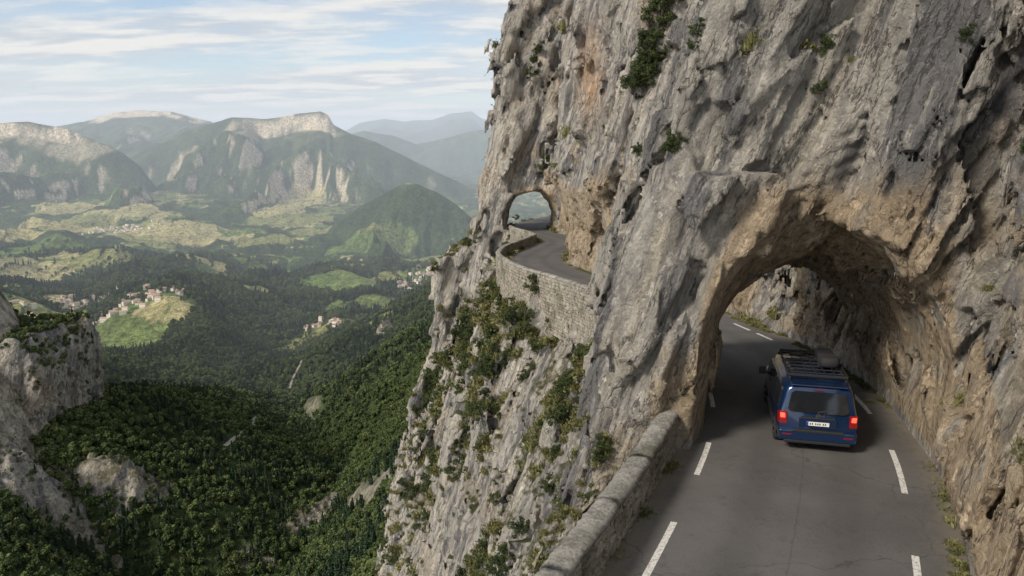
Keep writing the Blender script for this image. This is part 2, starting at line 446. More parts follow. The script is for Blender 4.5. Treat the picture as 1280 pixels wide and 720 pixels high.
def parapet(t0,t1,depth,so=-2.95,top=.80,wd=.18):
    ts=np.arange(t0,t1+.01,.5)
    prof=[(-wd+.03,-depth),(wd-.03,-depth),(wd-.03,top-.02),(-wd+.03,top-.02)]
    n=len(ts);V=np.concatenate([road_pt(ts,np.full(n,so+p),q) for p,q in prof])
    F=[(j*n+i,((j+1)%4)*n+i,((j+1)%4)*n+i+1,j*n+i+1) for j in range(4) for i in range(n-1)]
    F+=[(0,n,2*n,3*n),(n-1,2*n-1,3*n-1,4*n-1)]
    core=make_mesh('mortar_core',V,F,False,[M_mortar])
    VV=[];FF=[]
    for side in (-1,1):
        dmax=depth if side<0 else .12
        z=top-.02
        while z>-dmax+.05:
            rh=rng.uniform(.14,.26)
            t=t0-rng.uniform(0,.2)
            while t<t1:
                L=rng.uniform(.20,.58);tm=t+L/2
                if tm>t1: break
                th=float(H(tm));ay=np.array([math.cos(th),-math.sin(th),0]);ax=np.array([math.sin(th),math.cos(th),0]);az=np.array([0,0,1.])
                c=road_pt(tm,so+side*(wd-.05),z-rh/2+float(rng.uniform(-.012,.012)))
                stone_box(VV,FF,c+ay*rng.uniform(-.02,.03)*side,ax,ay,az,L/2-.014,.07,rh/2-.012,.022)
                t+=L
            z-=rh
    st_=make_mesh('stones',np.array(VV),np.array([q for q in FF]),False,[M_stone])
    CVv=[];CF=[];t=t0
    while t<t1-.05:
        L=min(rng.uniform(1.2,3.2),t1-t);ns_=max(4,int(L/.11))
        tt_=np.linspace(t+.003,t+L-.003,ns_);pr=[(-wd-.03,-.03),(-wd-.05,.05),(-wd+.03,.10),(-.05,.118),(.06,.115),(wd-.03,.10),(wd+.04,.05),(wd+.03,-.03)]
        o=len(CVv);dz=rng.uniform(-.015,.015)
        for i,q in enumerate(tt_):
            for (p,zz_) in pr:
                CVv.append(road_pt(q,so+p*rng.uniform(.90,1.10),top-.015+zz_+dz+rng.uniform(-.017,.017)))
        k=len(pr)
        for i in range(ns_-1):
            for j in range(k): CF.append((o+i*k+j,o+i*k+(j+1)%k,o+(i+1)*k+(j+1)%k,o+(i+1)*k+j))
        for i in (0,ns_-1):
            b=o+i*k;CF.append((b,b+1,b+6,b+7));CF.append((b+1,b+2,b+5,b+6));CF.append((b+2,b+3,b+4,b+5))
        t+=L
    cp=make_mesh('coping',np.array(CVv),np.array(CF),True,[M_cap])
    e=bpy.data.objects.new('stone_parapet_wall',None);sc.collection.objects.link(e)
    for o in (core,st_,cp): o.parent=e
parapet(2,16.6,1.4);parapet(24.0,97.2,2.7)
# ------------------------------------------------------------------ terrain
def tp(px,py,y):
    a,e=bear(px,py);return (a,math.log(y),e*y)
cp=[tp(-150,700,560),tp(-100,575,740),tp(-100,400,800),tp(0,400,830),tp(50,575,745),tp(50,650,640),tp(110,575,790),tp(30,720,560),tp(150,620,900),tp(190,700,760),tp(160,500,1500),tp(60,440,1500),
    tp(283,590,1250),tp(283,480,1750),tp(283,720,930),tp(330,640,950),tp(380,500,1500),tp(380,600,1000),tp(380,700,740),tp(400,420,2300),
    tp(480,600,700),tp(430,715,550),tp(500,450,1400),tp(530,480,900),tp(540,375,2300),tp(560,345,3600),tp(600,360,2300),
    tp(170,382,2600),tp(0,385,2500),tp(80,415,2150),tp(170,430,2050),tp(170,290,5000),tp(0,300,4500),tp(0,268,5800),tp(370,262,6500),tp(300,335,3900),tp(440,350,3700),
    tp(250,350,3100),tp(350,385,2700),tp(600,310,5200),tp(150,250,6500),tp(230,370,2500),
    (-.05,math.log(100),-95),(-.5,math.log(100),-250),(-1.,math.log(100),-300),(.4,math.log(100),-60),(.6,math.log(900),-100),(-.3,math.log(300),-250),(-.1,math.log(300),-170),(-1.2,math.log(800),-200),
    (-.6,math.log(20000),-600),(0,math.log(20000),-600),(.4,math.log(4000),-500),(-1.1,math.log(4000),-500),(0,math.log(60000),-500),(-.8,math.log(60000),-500)]
cp=np.array(cp);KX=2.6
def tpsk(d2): return np.where(d2>1e-9,d2*np.log(d2+1e-12),0)
n=len(cp);pc=np.stack([cp[:,0]*KX,cp[:,1]],1)
D=((pc[:,None]-pc[None])**2).sum(-1);K=tpsk(D)+np.eye(n)*.03
Pm=np.concatenate([np.ones((n,1)),pc],1)
Mx=np.block([[K,Pm],[Pm.T,np.zeros((3,3))]])
W=np.linalg.solve(Mx,np.concatenate([cp[:,2],np.zeros(3)]))
_ga=np.linspace(-1.6,1.2,260);_gl=np.linspace(math.log(40),math.log(80000),340)
_A,_L=np.meshgrid(_ga,_gl,indexing='ij');_A=_A*KX
_R=W[n]+W[n+1]*_A+W[n+2]*_L
for i in range(n): _R=_R+W[i]*tpsk((_A-pc[i,0])**2+(_L-pc[i,1])**2)
def base_h(x,y):
    u=np.clip((x/y+1.6)/(2.8)*259,0,258.99);v=np.clip((np.log(y)-_gl[0])/(_gl[-1]-_gl[0])*339,0,338.99)
    i=u.astype(int);j=v.astype(int);u=u-i;v=v-j
    return (_R[i,j]*(1-u)+_R[i+1,j]*u)*(1-v)+(_R[i,j+1]*(1-u)+_R[i+1,j+1]*u)*v
# Y , cliff height, cliff bearing range px, front slope, crest profile, gully amp
LAY=[
 (27000,0,(0,0),.10,[(-300,230),(300,200),(400,185),(432,164),(450,154),(480,149),(505,152),(540,150),(562,142),(590,140),(602,148),(625,152),(760,160)],200),
 (15500,0,(0,0),.18,[(-300,230),(380,215),(430,172),(455,163),(490,170),(520,180),(560,172),(590,164),(620,160),(760,150)],420),
 (12500,80,(120,250),.22,[(-300,160),(60,160),(105,152),(140,141),(175,137),(215,140),(235,144),(262,152),(330,190),(400,220),(760,300)],300),
 (9000,200,(320,414),.28,[(-300,220),(120,215),(190,185),(225,168),(255,156),(290,147),(330,149),(350,146),(372,141),(400,139),(410,143),(417,156),(435,166),(470,178),(500,192),(540,212),(600,240),(760,260)],370),
 (7300,120,(-60,95),.27,[(-300,150),(-60,150),(0,153),(35,151),(60,157),(85,160),(110,172),(145,186),(175,208),(200,240),(240,268),(300,300),(760,400)],280),
 (5400,0,(0,0),.30,[(-300,420),(380,330),(410,285),(445,262),(470,248),(490,237),(506,229),(522,230),(545,240),(572,258),(600,280),(640,290),(760,300)],260),
 (4200,0,(0,0),.30,[(-300,400),(-40,345),(30,336),(90,343),(150,350),(210,340),(250,332),(300,340),(350,352),(400,375),(460,400),(760,500)],80),
]
LL=[]
for Y,ch,rg,sl,pts,ga_ in LAY:
    q=np.array([bear(*p) for p in pts]);LL.append((Y,ch,bear(rg[0],150)[0],bear(rg[1],150)[0],sl,q[:,0],q[:,1],ga_))
def terr(x,y,cliffmask=None):
    a=x/y
    z=base_h(x,y)
    near=ss(350,1000,y)
    rd=1-np.abs(fbm2(x/380+.2*y/380,y/520,4,35))*2.6
    z=z+near*(34*fbm2(x/420,y/420,4,31)+40*(rd-.35).clip(-.8,1))
    # spur under the left outcrop
    zs=-318-.62*np.maximum(0,742-y)-.50*np.maximum(0,x+490)-.35*np.maximum(0,y-900)+14*fbm2(x/90,y/90,3,38)
    z=np.where(x<-150,np.maximum(z,zs),z)
    z=z+ss(1500,2600,y)*(1-ss(5500,7500,y))*(80*fbm2(x/700,y/1000,3,41)+55*(1-np.abs(fbm2(x/900,y/1500,3,44))*2.6-.4))
    for Y,ch,a0_,a1_,sl,La,Le,ga_ in LL:
        wob=Y+Y*.03*fbm2(x/1800,x*0+Y*.01,3,50)
        cz=np.interp(a,La,Le)*Y
        cz=cz+Y*.0018*fbm2(x/(Y*.03),x*0+Y,4,51)
        d=wob-y
        nn_=fbm2(x/(Y*.10),y/(Y*.24)+Y,5,52)
        g=(1-np.abs(nn_)*3.0)
        L=cz-sl*np.maximum(d-Y*.004,0)-.28*np.maximum(-d,0)+ga_*(g-.75)*ss(0,Y*.10,d)
        if ch>0:
            mk=ss(a0_-.02,a0_+.01,a)*(1-ss(a1_-.01,a1_+.02,a))
            dd=d+Y*.004*g
            L=L-ch*mk*ss(0,Y*.012,dd)
            if cliffmask is not None:
                cliffmask[:]=np.maximum(cliffmask,(L>z)*mk*ss(0,Y*.001,dd)*(1-ss(Y*.011,Y*.017,dd)))
        z=np.maximum(z,L)
    return z
ta=np.linspace(-1.0,.42,700);tl=np.exp(np.linspace(math.log(70),math.log(60000),1200))
AA,YY=np.meshgrid(ta,tl,indexing='ij');XX=AA*YY
CM=np.zeros_like(XX)
ZZ=terr(XX,YY,CM)
V=np.stack([XX,YY,ZZ],-1).reshape(-1,3)
na,ny=AA.shape
idx=np.arange(na*ny).reshape(na,ny)
Fq=np.stack([idx[:-1,:-1],idx[1:,:-1],idx[1:,1:],idx[:-1,1:]],-1).reshape(-1,4)
def hit(px,py,ymin=400):
    a,e=bear(px,py);ys=np.exp(np.linspace(math.log(ymin),math.log(30000),2500))
    zz=terr(a*ys,ys);k=np.argmax(zz>e*ys)
    return a*ys[k],ys[k],zz[k]
FIELDS=[]
VILL=[(175,379,42,75,55),(100,383,20,60,40),(155,286,55,120,90),(538,347,70,50,130),(415,406,10,30,25),(30,384,10,40,30),(515,352,26,40,60),(130,376,16,50,30),(400,408,8,20,20)]
for px,py,rx,ry,ci in [(140,412,130,190,0),(115,420,100,100,1),(55,385,150,100,1),(165,398,100,90,0),(440,350,190,210,0),(470,352,130,130,2),(400,352,100,130,1),(375,425,32,190,2),(320,362,130,90,2),(215,287,380,210,3),(120,285,340,240,2),(60,305,260,180,1),(160,262,300,230,3),(100,275,230,170,2),(20,330,240,170,3),(380,250,210,430,3),(365,270,260,330,2),(350,262,140,280,3),(545,320,200,150,0),(520,325,120,140,2),(240,320,170,110,3),(250,295,350,140,3),(480,380,110,80,0),(110,255,280,230,1),(70,280,220,150,3),(140,318,250,130,2),(395,290,180,140,2),(440,310,170,110,1),(300,290,150,100,1),(35,290,280,130,3),(180,300,220,80,2),(90,262,220,230,3),(180,385,150,70,1),(90,384,160,50,3),(530,350,130,190,1),(415,407,60,60,2),(5,320,200,120,1),(470,290,120,120,2),(500,300,120,90,0),(60,400,120,80,2),(200,388,90,60,3),(330,300,200,110,2),(270,345,110,80,1),(470,400,80,60,2),(20,360,140,80,2),(310,330,120,70,1),(430,382,70,70,1)]:
    x0,y0,_=hit(px,py,1500);FIELDS.append((x0,y0,rx,ry,ci))
tk=np.array([hit(px,py,900)[:2] for px,py in [(284,612),(283,590),(285,570),(300,545),(335,512),(352,495),(362,482),(368,468),(380,450),(395,430),(408,414)]])
tq=np.linspace(0,len(tk)-1,140);TKX=np.interp(tq,range(len(tk)),tk[:,0]);TKY=np.interp(tq,range(len(tk)),tk[:,1])
kk=np.ones(15)/15;TKX=np.convolve(np.pad(TKX,7,'edge'),kk,'valid');TKY=np.convolve(np.pad(TKY,7,'edge'),kk,'valid')
dx=np.gradient(TKX);dy=np.gradient(TKY);ll=np.hypot(dx,dy)+1e-6
rows=[]
for o_ in (-2.6,0,2.6):
    xx=TKX-dy/ll*o_;yy=TKY+dx/ll*o_;rows.append(np.stack([xx,yy,terr(xx,yy)+.8],1))
nT=len(TKX);Ft=[(j*nT+i,(j+1)*nT+i,(j+1)*nT+i+1,j*nT+i+1) for j in range(2) for i in range(nT-1)]
make_mesh('valley_track',np.concatenate(rows),np.array(Ft),True,[simple('gravel',(.24,.22,.18),.95,var=.4)])
FC=np.array([(.17,.22,.075),(.14,.20,.06),(.25,.26,.10),(.42,.38,.19)])
def classify(x,y,z,slope,cm=None):
    m1=fbm2(x/130,y/130,4,61);m2=fbm2(x/35,y/35,3,62)
    f=np.array([.052,.078,.031])[None]*(1+.5*m1+.4*m2)[:,None]
    col=f.copy();forest=np.ones(len(x))
    wx=x+45*fbm2(x/160,y/160,3,63);wy=y+60*fbm2(x/160,y/160,3,64)
    for (x0,y0,rx,ry,ci) in FIELDS:
        th=(x0*.013)%1.2-.6
        dx=(wx-x0)*math.cos(th)+(wy-y0)*math.sin(th);dy=-(wx-x0)*math.sin(th)+(wy-y0)*math.cos(th)
        m=(np.abs(dx/rx)**3+np.abs(dy/ry)**3)<1
        hg=(np.abs(((dx/90)%1)-.5)>.46)&(ci!=0)
        m=m&~hg
        pc_=FC[ci]*(.85+.3*((np.floor(dx/90)*.37+np.floor(dy/110)*.61)%1))[:,None]
        col[m]=pc_[m];forest[m]=0
    fl=(y>3300)&(y<9500)&(slope<.26)&(fbm2(x/420,y/420,3,66)>-.02)&(fbm2(x/110,y/110,2,67)>-.15)
    k=(np.floor(x/140+.3*m1)*.37+np.floor(y/190)*.61)%1
    pc_=FC[(k*3.99).astype(int)]
    fl=fl&(forest>0)
    col[fl]=pc_[fl];forest[fl]=0
    mt=ss(1.5,1.9,slope+.5*m1+.3*m2)*(y>6000)*.8
    pt=fbm2(x/500,y/700,4,71)
    mt=np.maximum(mt,.5*ss(.26,.42,pt)*ss(.35,.6,slope)*(y>6300)*(y<13000))
    if cm is not None: mt=np.maximum(mt,cm*ss(-.5,-.1,m1))
    rk=np.array([.62,.53,.40])*(1+.3*m2)[:,None]
    col=col*(1-mt[:,None])+rk*mt[:,None]
    mn=ss(.05,.35,m1+.3*m2)*(y>6500)*(slope<.6)*.5*(mt<.3)
    col=col*(1-mn[:,None])+np.array([.16,.165,.07])*mn[:,None]
    nr=ss(1.2,1.6,slope+.5*m1)*(y<3000)*(y>250)
    col=col*(1-nr[:,None])+np.array([.34,.31,.26])*nr[:,None]
    forest=forest*(nr<.5)*(mt<.4)
    return col,forest
gx=np.gradient(ZZ,axis=0)/np.gradient(XX,axis=0)
gyy=np.gradient(ZZ,axis=1)/np.gradient(YY,axis=1)
slope=np.hypot(gx,gyy)
col,forest=classify(V[:,0],V[:,1],V[:,2],slope.ravel(),CM.ravel())
M_ter,t,b=newmat('terrain',.95,.1)
pos=t.n('ShaderNodeNewGeometry').outputs['Position']
vc=t.n('ShaderNodeAttribute',attribute_name='alb').outputs['Color']
n1=t.noise(pos,.05,5,.75);n2=t.noise(pos,.008,5,.7)
c=t.mix(1.0,vc,t.mix(t.ramp(n1,.35,.65),(.5,.5,.5),(1.45,1.45,1.4)),'MULTIPLY')
t.nt.links.new(c,b.inputs['Base Color'])
bp=t.n('ShaderNodeBump',{'Height':t.math('ADD',n1,t.math('MULTIPLY',n2,4.)),'Strength':1.0,'Distance':16.0})
t.nt.links.new(bp.outputs[0],b.inputs['Normal'])
terrain=make_mesh('valley_terrain',V,Fq,True,[M_ter]);cattr(terrain,'alb',col)
# ------------------------------------------------------------------ rock outcrops (valley)
TREEFREE=[]
def outcrop(name,x0,x1,y0,y1,z0,z1,vs_,fn,S):
    gx_=np.arange(x0,x1,vs_);gy_=np.arange(y0,y1,vs_);gz_=np.arange(z0,z1,vs_)
    X,Y,Zz=np.meshgrid(gx_,gy_,gz_,indexing='ij')
    f=fn(X,Y,Zz)
    m=np.abs(f)<3.2*S
    f[m]+=rock_noise(X[m].astype(f32),Y[m].astype(f32),Zz[m].astype(f32),1.,S)*.8
    V,F=surface_nets(f.astype(f32),lambda I:np.array([x0,y0,z0],f32)+I*vs_)
    ob=make_mesh(name,V,F,True,[M_rockfar])
    nb=fbm(V[:,0]/30,V[:,1]/30,V[:,2]/30,3,70)
    fattr(ob,'ochre',np.clip(.15+nb,0,1));fattr(ob,'rust',np.zeros(len(V)));fattr(ob,'moss',np.clip(.5+nb,0,1))
    nn=np.empty(len(V)*3,f32);ob.data.vertices.foreach_get('normal',nn)
    return V,nn.reshape(-1,3)
def f1(X,Y,Zz):
    zt=-216-.20*(X+560)+9*np.sin(X/22)
    return np.minimum(np.minimum((-503-X)-.10*np.maximum(Zz+260,0)-.40*np.maximum(Zz+240,0),zt-Zz),(Y-772-.15*(X+560))+.12*(-200-Zz))
oc1=outcrop('rock_outcrop',-760,-455,715,900,-400,-190,2.3,f1,6.)
def bump_outcrop(px,py,L,Wd,Hh,ang,S,vs_):
    x0,y0,z0=hit(px,py)
    ca,sa_=math.cos(ang),math.sin(ang);R=max(L,Wd)*1.9
    def fn(X,Y,Zz):
        zt=terr(X[:,:,0],Y[:,:,0])[:,:,None]
        dx=(X-x0)*ca+(Y-y0)*sa_;dy=-(X-x0)*sa_+(Y-y0)*ca
        r=np.exp(-((dx/L)**2+(dy/Wd)**2))
        return (zt+Hh*r-Hh*.3-Zz)*.75
    TREEFREE.append((x0,y0,L*.9,Wd*.9,ca,sa_))
    return outcrop('rock_outcrop',x0-R,x0+R,y0-R,y0+R,z0-60,z0+60,vs_,fn,S)
ocs=[oc1,bump_outcrop(60,628,60,24,32,-.3,4.,2.5),bump_outcrop(150,600,42,28,28,.5,4.,2.5),bump_outcrop(395,650,44,17,28,.9,3.,2.),bump_outcrop(20,605,40,20,26,0,4.,2.5),bump_outcrop(480,415,45,18,40,1.2,4.,2.5)]
# ------------------------------------------------------------------ foliage masters
def leafcloud(npts,blobs,size,seed,jit=.5):
    r=np.random.default_rng(seed);V=[];F=[]
    for i in range(npts):
        b=blobs[r.integers(len(blobs))]
        d=r.normal(size=3);d/=np.linalg.norm(d)
        rad=r.uniform(.55,1.12)
        c=np.array(b[:3])+d*np.array(b[3:6])*rad
        nrm=d+r.normal(size=3)*jit;nrm/=np.linalg.norm(nrm)
        u=np.cross(nrm,[.3,.2,1]);u/=np.linalg.norm(u);w=np.cross(nrm,u)
        s_=size*r.uniform(.6,1.35)
        o=len(V)
        for k,(p,q) in enumerate([(-1,-.6),(.1,-1),(1,.1),(-.2,1)]):
            V.append(c+u*p*s_+w*q*s_+nrm*s_*r.uniform(-.3,.3))
        F.append((o,o+1,o+2,o+3))
    return V,F
def trunk(V,F,p0,p1,r0,r1,k=5):
    p0=np.array(p0,float);p1=np.array(p1,float);d=p1-p0;d/=np.linalg.norm(d)
    u=np.cross(d,[.9,.1,.3]);u/=np.linalg.norm(u);w=np.cross(d,u);o=len(V)
    for p,r_ in ((p0,r0),(p1,r1)):
        for i in range(k):
            an=2*math.pi*i/k;V.append(p+r_*(u*math.cos(an)+w*math.sin(an)))
    for i in range(k): F.append((o+i,o+(i+1)%k,o+k+(i+1)%k,o+k+i))
def plant(name,npts,blobs,size,seed,mat,limbs,coll,jit=.5):
    V,F=leafcloud(npts,blobs,size,seed,jit);fm=[0]*len(F)
    for l in limbs: trunk(V,F,*l)
    fm+= [1]*(len(F)-len(fm))
    ob=make_mesh(name,np.array(V),np.array(F),False,[mat,M_bark],fm)
    sc.collection.objects.unlink(ob);coll.objects.link(ob);return ob
cT=bpy.data.collections.new('tree_kinds');cS=bpy.data.collections.new('shrub_kinds');cG=bpy.data.collections.new('grass_kinds')
for k in range(4):
    r=np.random.default_rng(100+k)
    bl=[(r.uniform(-2.2,2.2),r.uniform(-2.2,2.2),r.uniform(4,9),r.uniform(1.6,2.6),r.uniform(1.6,2.6),r.uniform(1.5,2.4)) for _ in range(8)]+[(0,0,6,3,3,3.2)]
    limbs=[((0,0,-1),(0,0,6),.35,.15)]+[((0,0,3+.3*i),tuple(bl[i][:3]),.15,.05) for i in range(4)]
    plant('broadleaf_tree_%d'%k,210,bl,1.0,200+k,M_leaf,limbs,cT)
for k in range(2):
    bl=[(0,0,2+i*1.5,2.6-.27*i,2.6-.27*i,.5) for i in range(9)]
    plant('conifer_tree_%d'%k,230,bl,.75,300+k,M_leaf2,[((0,0,-1),(0,0,14),.25,.05)],cT,.35)
for k in range(3):
    r=np.random.default_rng(400+k)
    bl=[(r.uniform(-.7,.7),r.uniform(-.7,.7),r.uniform(.0,1.0),r.uniform(.15,.40),r.uniform(.15,.40),r.uniform(.12,.34)) for _ in range(15)]
    limbs=[((0,0,-.4),tuple(bl[i][:3]),.035,.01) for i in range(9)]
    plant('shrub_%d'%k,2200,bl,.042,500+k,M_shrub,limbs,cS,.9)
for k in range(3):
    r=np.random.default_rng(600+k);V=[];F=[]
    for i in range(90):
        an=r.uniform(0,6.28);rr=r.uniform(0,.14);p=np.array([math.cos(an)*rr,math.sin(an)*rr,-.03]);l=r.uniform(.1,.3)
        d=np.array([math.cos(an)*r.uniform(.1,.7),math.sin(an)*r.uniform(.1,.7),1]);sd=np.array([-math.sin(an),math.cos(an),0])*.009
        o=len(V);V+=[p-sd,p+sd,p+d*l*.6+sd*.7,p+d*l*.6-sd*.7,p+d*l+np.array([d[0],d[1],-.3])*l*.3];F+=[(o,o+1,o+2,o+3),(o+3,o+2,o+4,o+4)]
    for i in range(60):
        c=r.normal(size=3)*np.array([.1,.1,.05])+[0,0,.05];o=len(V)
        u=r.normal(size=3)*.02;w=r.normal(size=3)*.02;V+=[c-u,c-w,c+u,c+w];F.append((o,o+1,o+2,o+3))
    ob=make_mesh('grass_tuft_%d'%k,np.array(V),np.array(F),False,[M_grass]);sc.collection.objects.unlink(ob);cG.objects.link(ob)
def scatter(name,pts,scl,kind,coll,seed=1):
    r=np.random.default_rng(seed);pts=np.asarray(pts,f32)
    me=bpy.data.meshes.new(name);me.vertices.add(len(pts));me.vertices.foreach_set('co',pts.ravel());me.update()
    ob=bpy.data.objects.new(name,me);sc.collection.objects.link(ob)
    fattr(ob,'scl',scl);fattr(ob,'rz',r.uniform(0,6.283,len(pts)))
    a=me.attributes.new('kind','INT','POINT');a.data.foreach_set('value',np.asarray(kind,np.int32))
    g=bpy.data.node_groups.new(name+'_gn','GeometryNodeTree')
    g.interface.new_socket('Geometry',in_out='INPUT',socket_type='NodeSocketGeometry');g.interface.new_socket('Geometry',in_out='OUTPUT',socket_type='NodeSocketGeometry')
    gi=g.nodes.new('NodeGroupInput');go=g.nodes.new('NodeGroupOutput')
    ci=g.nodes.new('GeometryNodeCollectionInfo');ci.inputs['Collection'].default_value=coll;ci.inputs['Separate Children'].default_value=True;ci.inputs['Reset Children'].default_value=True
    ip=g.nodes.new('GeometryNodeInstanceOnPoints');ip.inputs['Pick Instance'].default_value=True
    def na_(n_,ty):
        q=g.nodes.new('GeometryNodeInputNamedAttribute');q.data_type=ty;q.inputs['Name'].default_value=n_
        return [o for o in q.outputs if o.enabled and o.name=='Attribute'][0]
    L=g.links
    L.new(gi.outputs[0],ip.inputs['Points']);L.new(ci.outputs[0],ip.inputs['Instance']);L.new(na_('kind','INT'),ip.inputs['Instance Index'])
    L.new(na_('scl','FLOAT'),ip.inputs['Scale'])
    cx=g.nodes.new('ShaderNodeCombineXYZ');L.new(na_('rz','FLOAT'),cx.inputs[2]);L.new(cx.outputs[0],ip.inputs['Rotation'])
    L.new(ip.outputs[0],go.inputs[0])
    md=ob.modifiers.new('scatter','NODES');md.node_group=g
    return ob
P_=[]
def ring(y0,y1,sp):
    n_=int((y1**2-y0**2)/2*.95/(sp*sp))
    y=np.sqrt(rng.uniform(y0*y0,y1*y1,n_));a=rng.uniform(-.85,.10,n_)
    return a*y,y
VXY=[(hit(v[0],v[1],1500)[:2],v) for v in VILL]
for y0,y1,sp in ((260,1200,6.5),(1200,2400,8.5),(2400,4200,13)):
    x,y=ring(y0,y1,sp);z=terr(x,y);d=4.
    sl=np.hypot((terr(x+d,y)-z)/d,(terr(x,y+d)-z)/d)
    c_,fo_=classify(x,y,z,sl)
    k=fo_>.5
    for (x0,y0_,L_,W_,ca,sa_) in TREEFREE:
        dx=(x-x0)*ca+(y-y0_)*sa_;dy=-(x-x0)*sa_+(y-y0_)*ca
        k&=((dx/L_)**2+(dy/W_)**2>1)|(rng.random(len(x))<.08)
    for ((vx,vy),v) in VXY: k&=(((x-vx)/v[3])**2+((y-vy)/v[4])**2>2.6)|(rng.random(len(x))<.2)
    for i in range(0,len(TKX),2): k&=((x-TKX[i])**2+(y-TKY[i]+4)**2>9**2)
    P_.append((np.stack([x[k],y[k],z[k]],1),np.full(k.sum(),sp/7.3)))
for (v,nn) in ocs:
    k=(nn[:,2]>.70)&(rng.random(len(v))<.05);P_.append((v[k],np.full(k.sum(),.6)))
v,nn=oc1;k=(nn[:,2]>.6)&(v[:,2]>-250)&(rng.random(len(v))<.06);P_.append((v[k],np.full(k.sum(),.6)))
pts=np.concatenate([p for p,_ in P_]);sc0=np.concatenate([q for _,q in P_])
con=fbm2(pts[:,0]/120,pts[:,1]/120,3,20)+rng.normal(0,.25,len(pts))>.22
kind=np.where(con,4+rng.integers(0,2,len(pts)),rng.integers(0,4,len(pts)))
scatter('forest',pts,sc0*rng.uniform(.65,1.25,len(pts)),kind,cT,3)
# cliff vegetation
nzv=fbm(CV[:,0]/4,CV[:,1]/4,CV[:,2]/4,3,90)
offroad=(np.abs(CS)>2.55)|(CH<-1)|(CH>5)
area=(CV[:,1]**2)*1.7e-5
k=(CN[:,2]>.5)&offroad&(nzv>-.02+.25*(CH>0))&(rng.random(len(CV))<np.clip(area*12,0,.28)*(np.where(CH<0,.8,.22)))
scatter('cliff_grass',CV[k],rng.uniform(.7,1.8,k.sum())*np.clip(CV[k,1]/28,.8,2.4),rng.integers(0,3,k.sum()),cG,5)
k=(CN[:,2]>.35)&offroad&(CH<-2.0)&(nzv>.20)&(rng.random(len(CV))<np.clip(area*1.2,0,.03))
scatter('cliff_shrubs',CV[k],rng.uniform(.3,1.1,k.sum())*np.clip(CV[k,1]/45,.35,1.6),rng.integers(0,3,k.sum()),cS,6)
tv_=rng.uniform(3,60,900);sv_=rng.normal(2.58,.13,900)
keep=vn(tv_/1.5,tv_*0,tv_*0,5)>-.1
scatter('verge_grass',road_pt(tv_,sv_,-.03)[keep],rng.uniform(.25,.8,900)[keep],rng.integers(0,3,900)[keep],cG,8)
bpy.context.view_layer.update()
sk=list(cS.objects)
def put_shrub(px,py,size,n_=3,spread=.6):
    a,e=bear(px,py);d=Vector((a,1,e)).normalized()
    ok,loc,nor,_=cliff.ray_cast(Vector((0,0,0)),d)
    if not ok: return
    r=np.random.default_rng(int(px*7+py))
    e_=bpy.data.objects.new('shrub',None);sc.collection.objects.link(e_);e_.location=loc
    tan=Vector((.36,0,1)).normalized()
    for i in range(n_):
        o=bpy.data.objects.new('bush_clump',sk[r.integers(3)].data);sc.collection.objects.link(o);o.parent=e_
        o.location=tan*float(r.normal())*size*spread*1.5+Vector(r.normal(size=3)*size*spread*.5);q=size*r.uniform(.45,1.0);o.scale=(q,q,q*1.1);o.rotation_euler=(r.uniform(-.3,.3),r.uniform(-.3,.3),r.uniform(0,6))
for px,py,sz,n_ in [(822,35,1.1,12),(812,80,1.0,11),(806,110,.6,5),(845,178,.3,5),(802,182,.4,4),(670,76,1.0,6),(678,205,.8,3),(868,50,.22,4),(1032,62,.2,4),(1017,118,.18,4),(1208,45,.15,4),(634,300,.9,5),(650,400,1.0,5),(640,440,1.1,4),(660,470,.8,4),(655,360,.7,4),(625,345,.7,3),(545,480,1.8,8),(560,450,1.7,7),(530,510,1.7,7),(580,430,1.3,5),(590,400,1.2,3),(820,570,.3,4),(740,640,.35,4),(745,575,.3,3),(635,690,.7,4),(1278,190,.15,2),(700,560,.4,4),(625,610,.6,4),(690,610,.4,3),(600,520,.9,3),(622,105,.6,1),(575,480,1.2,5),(610,470,.9,4),(690,385,.5,3),(730,420,.4,3)]:
    put_shrub(px,py,sz,n_)
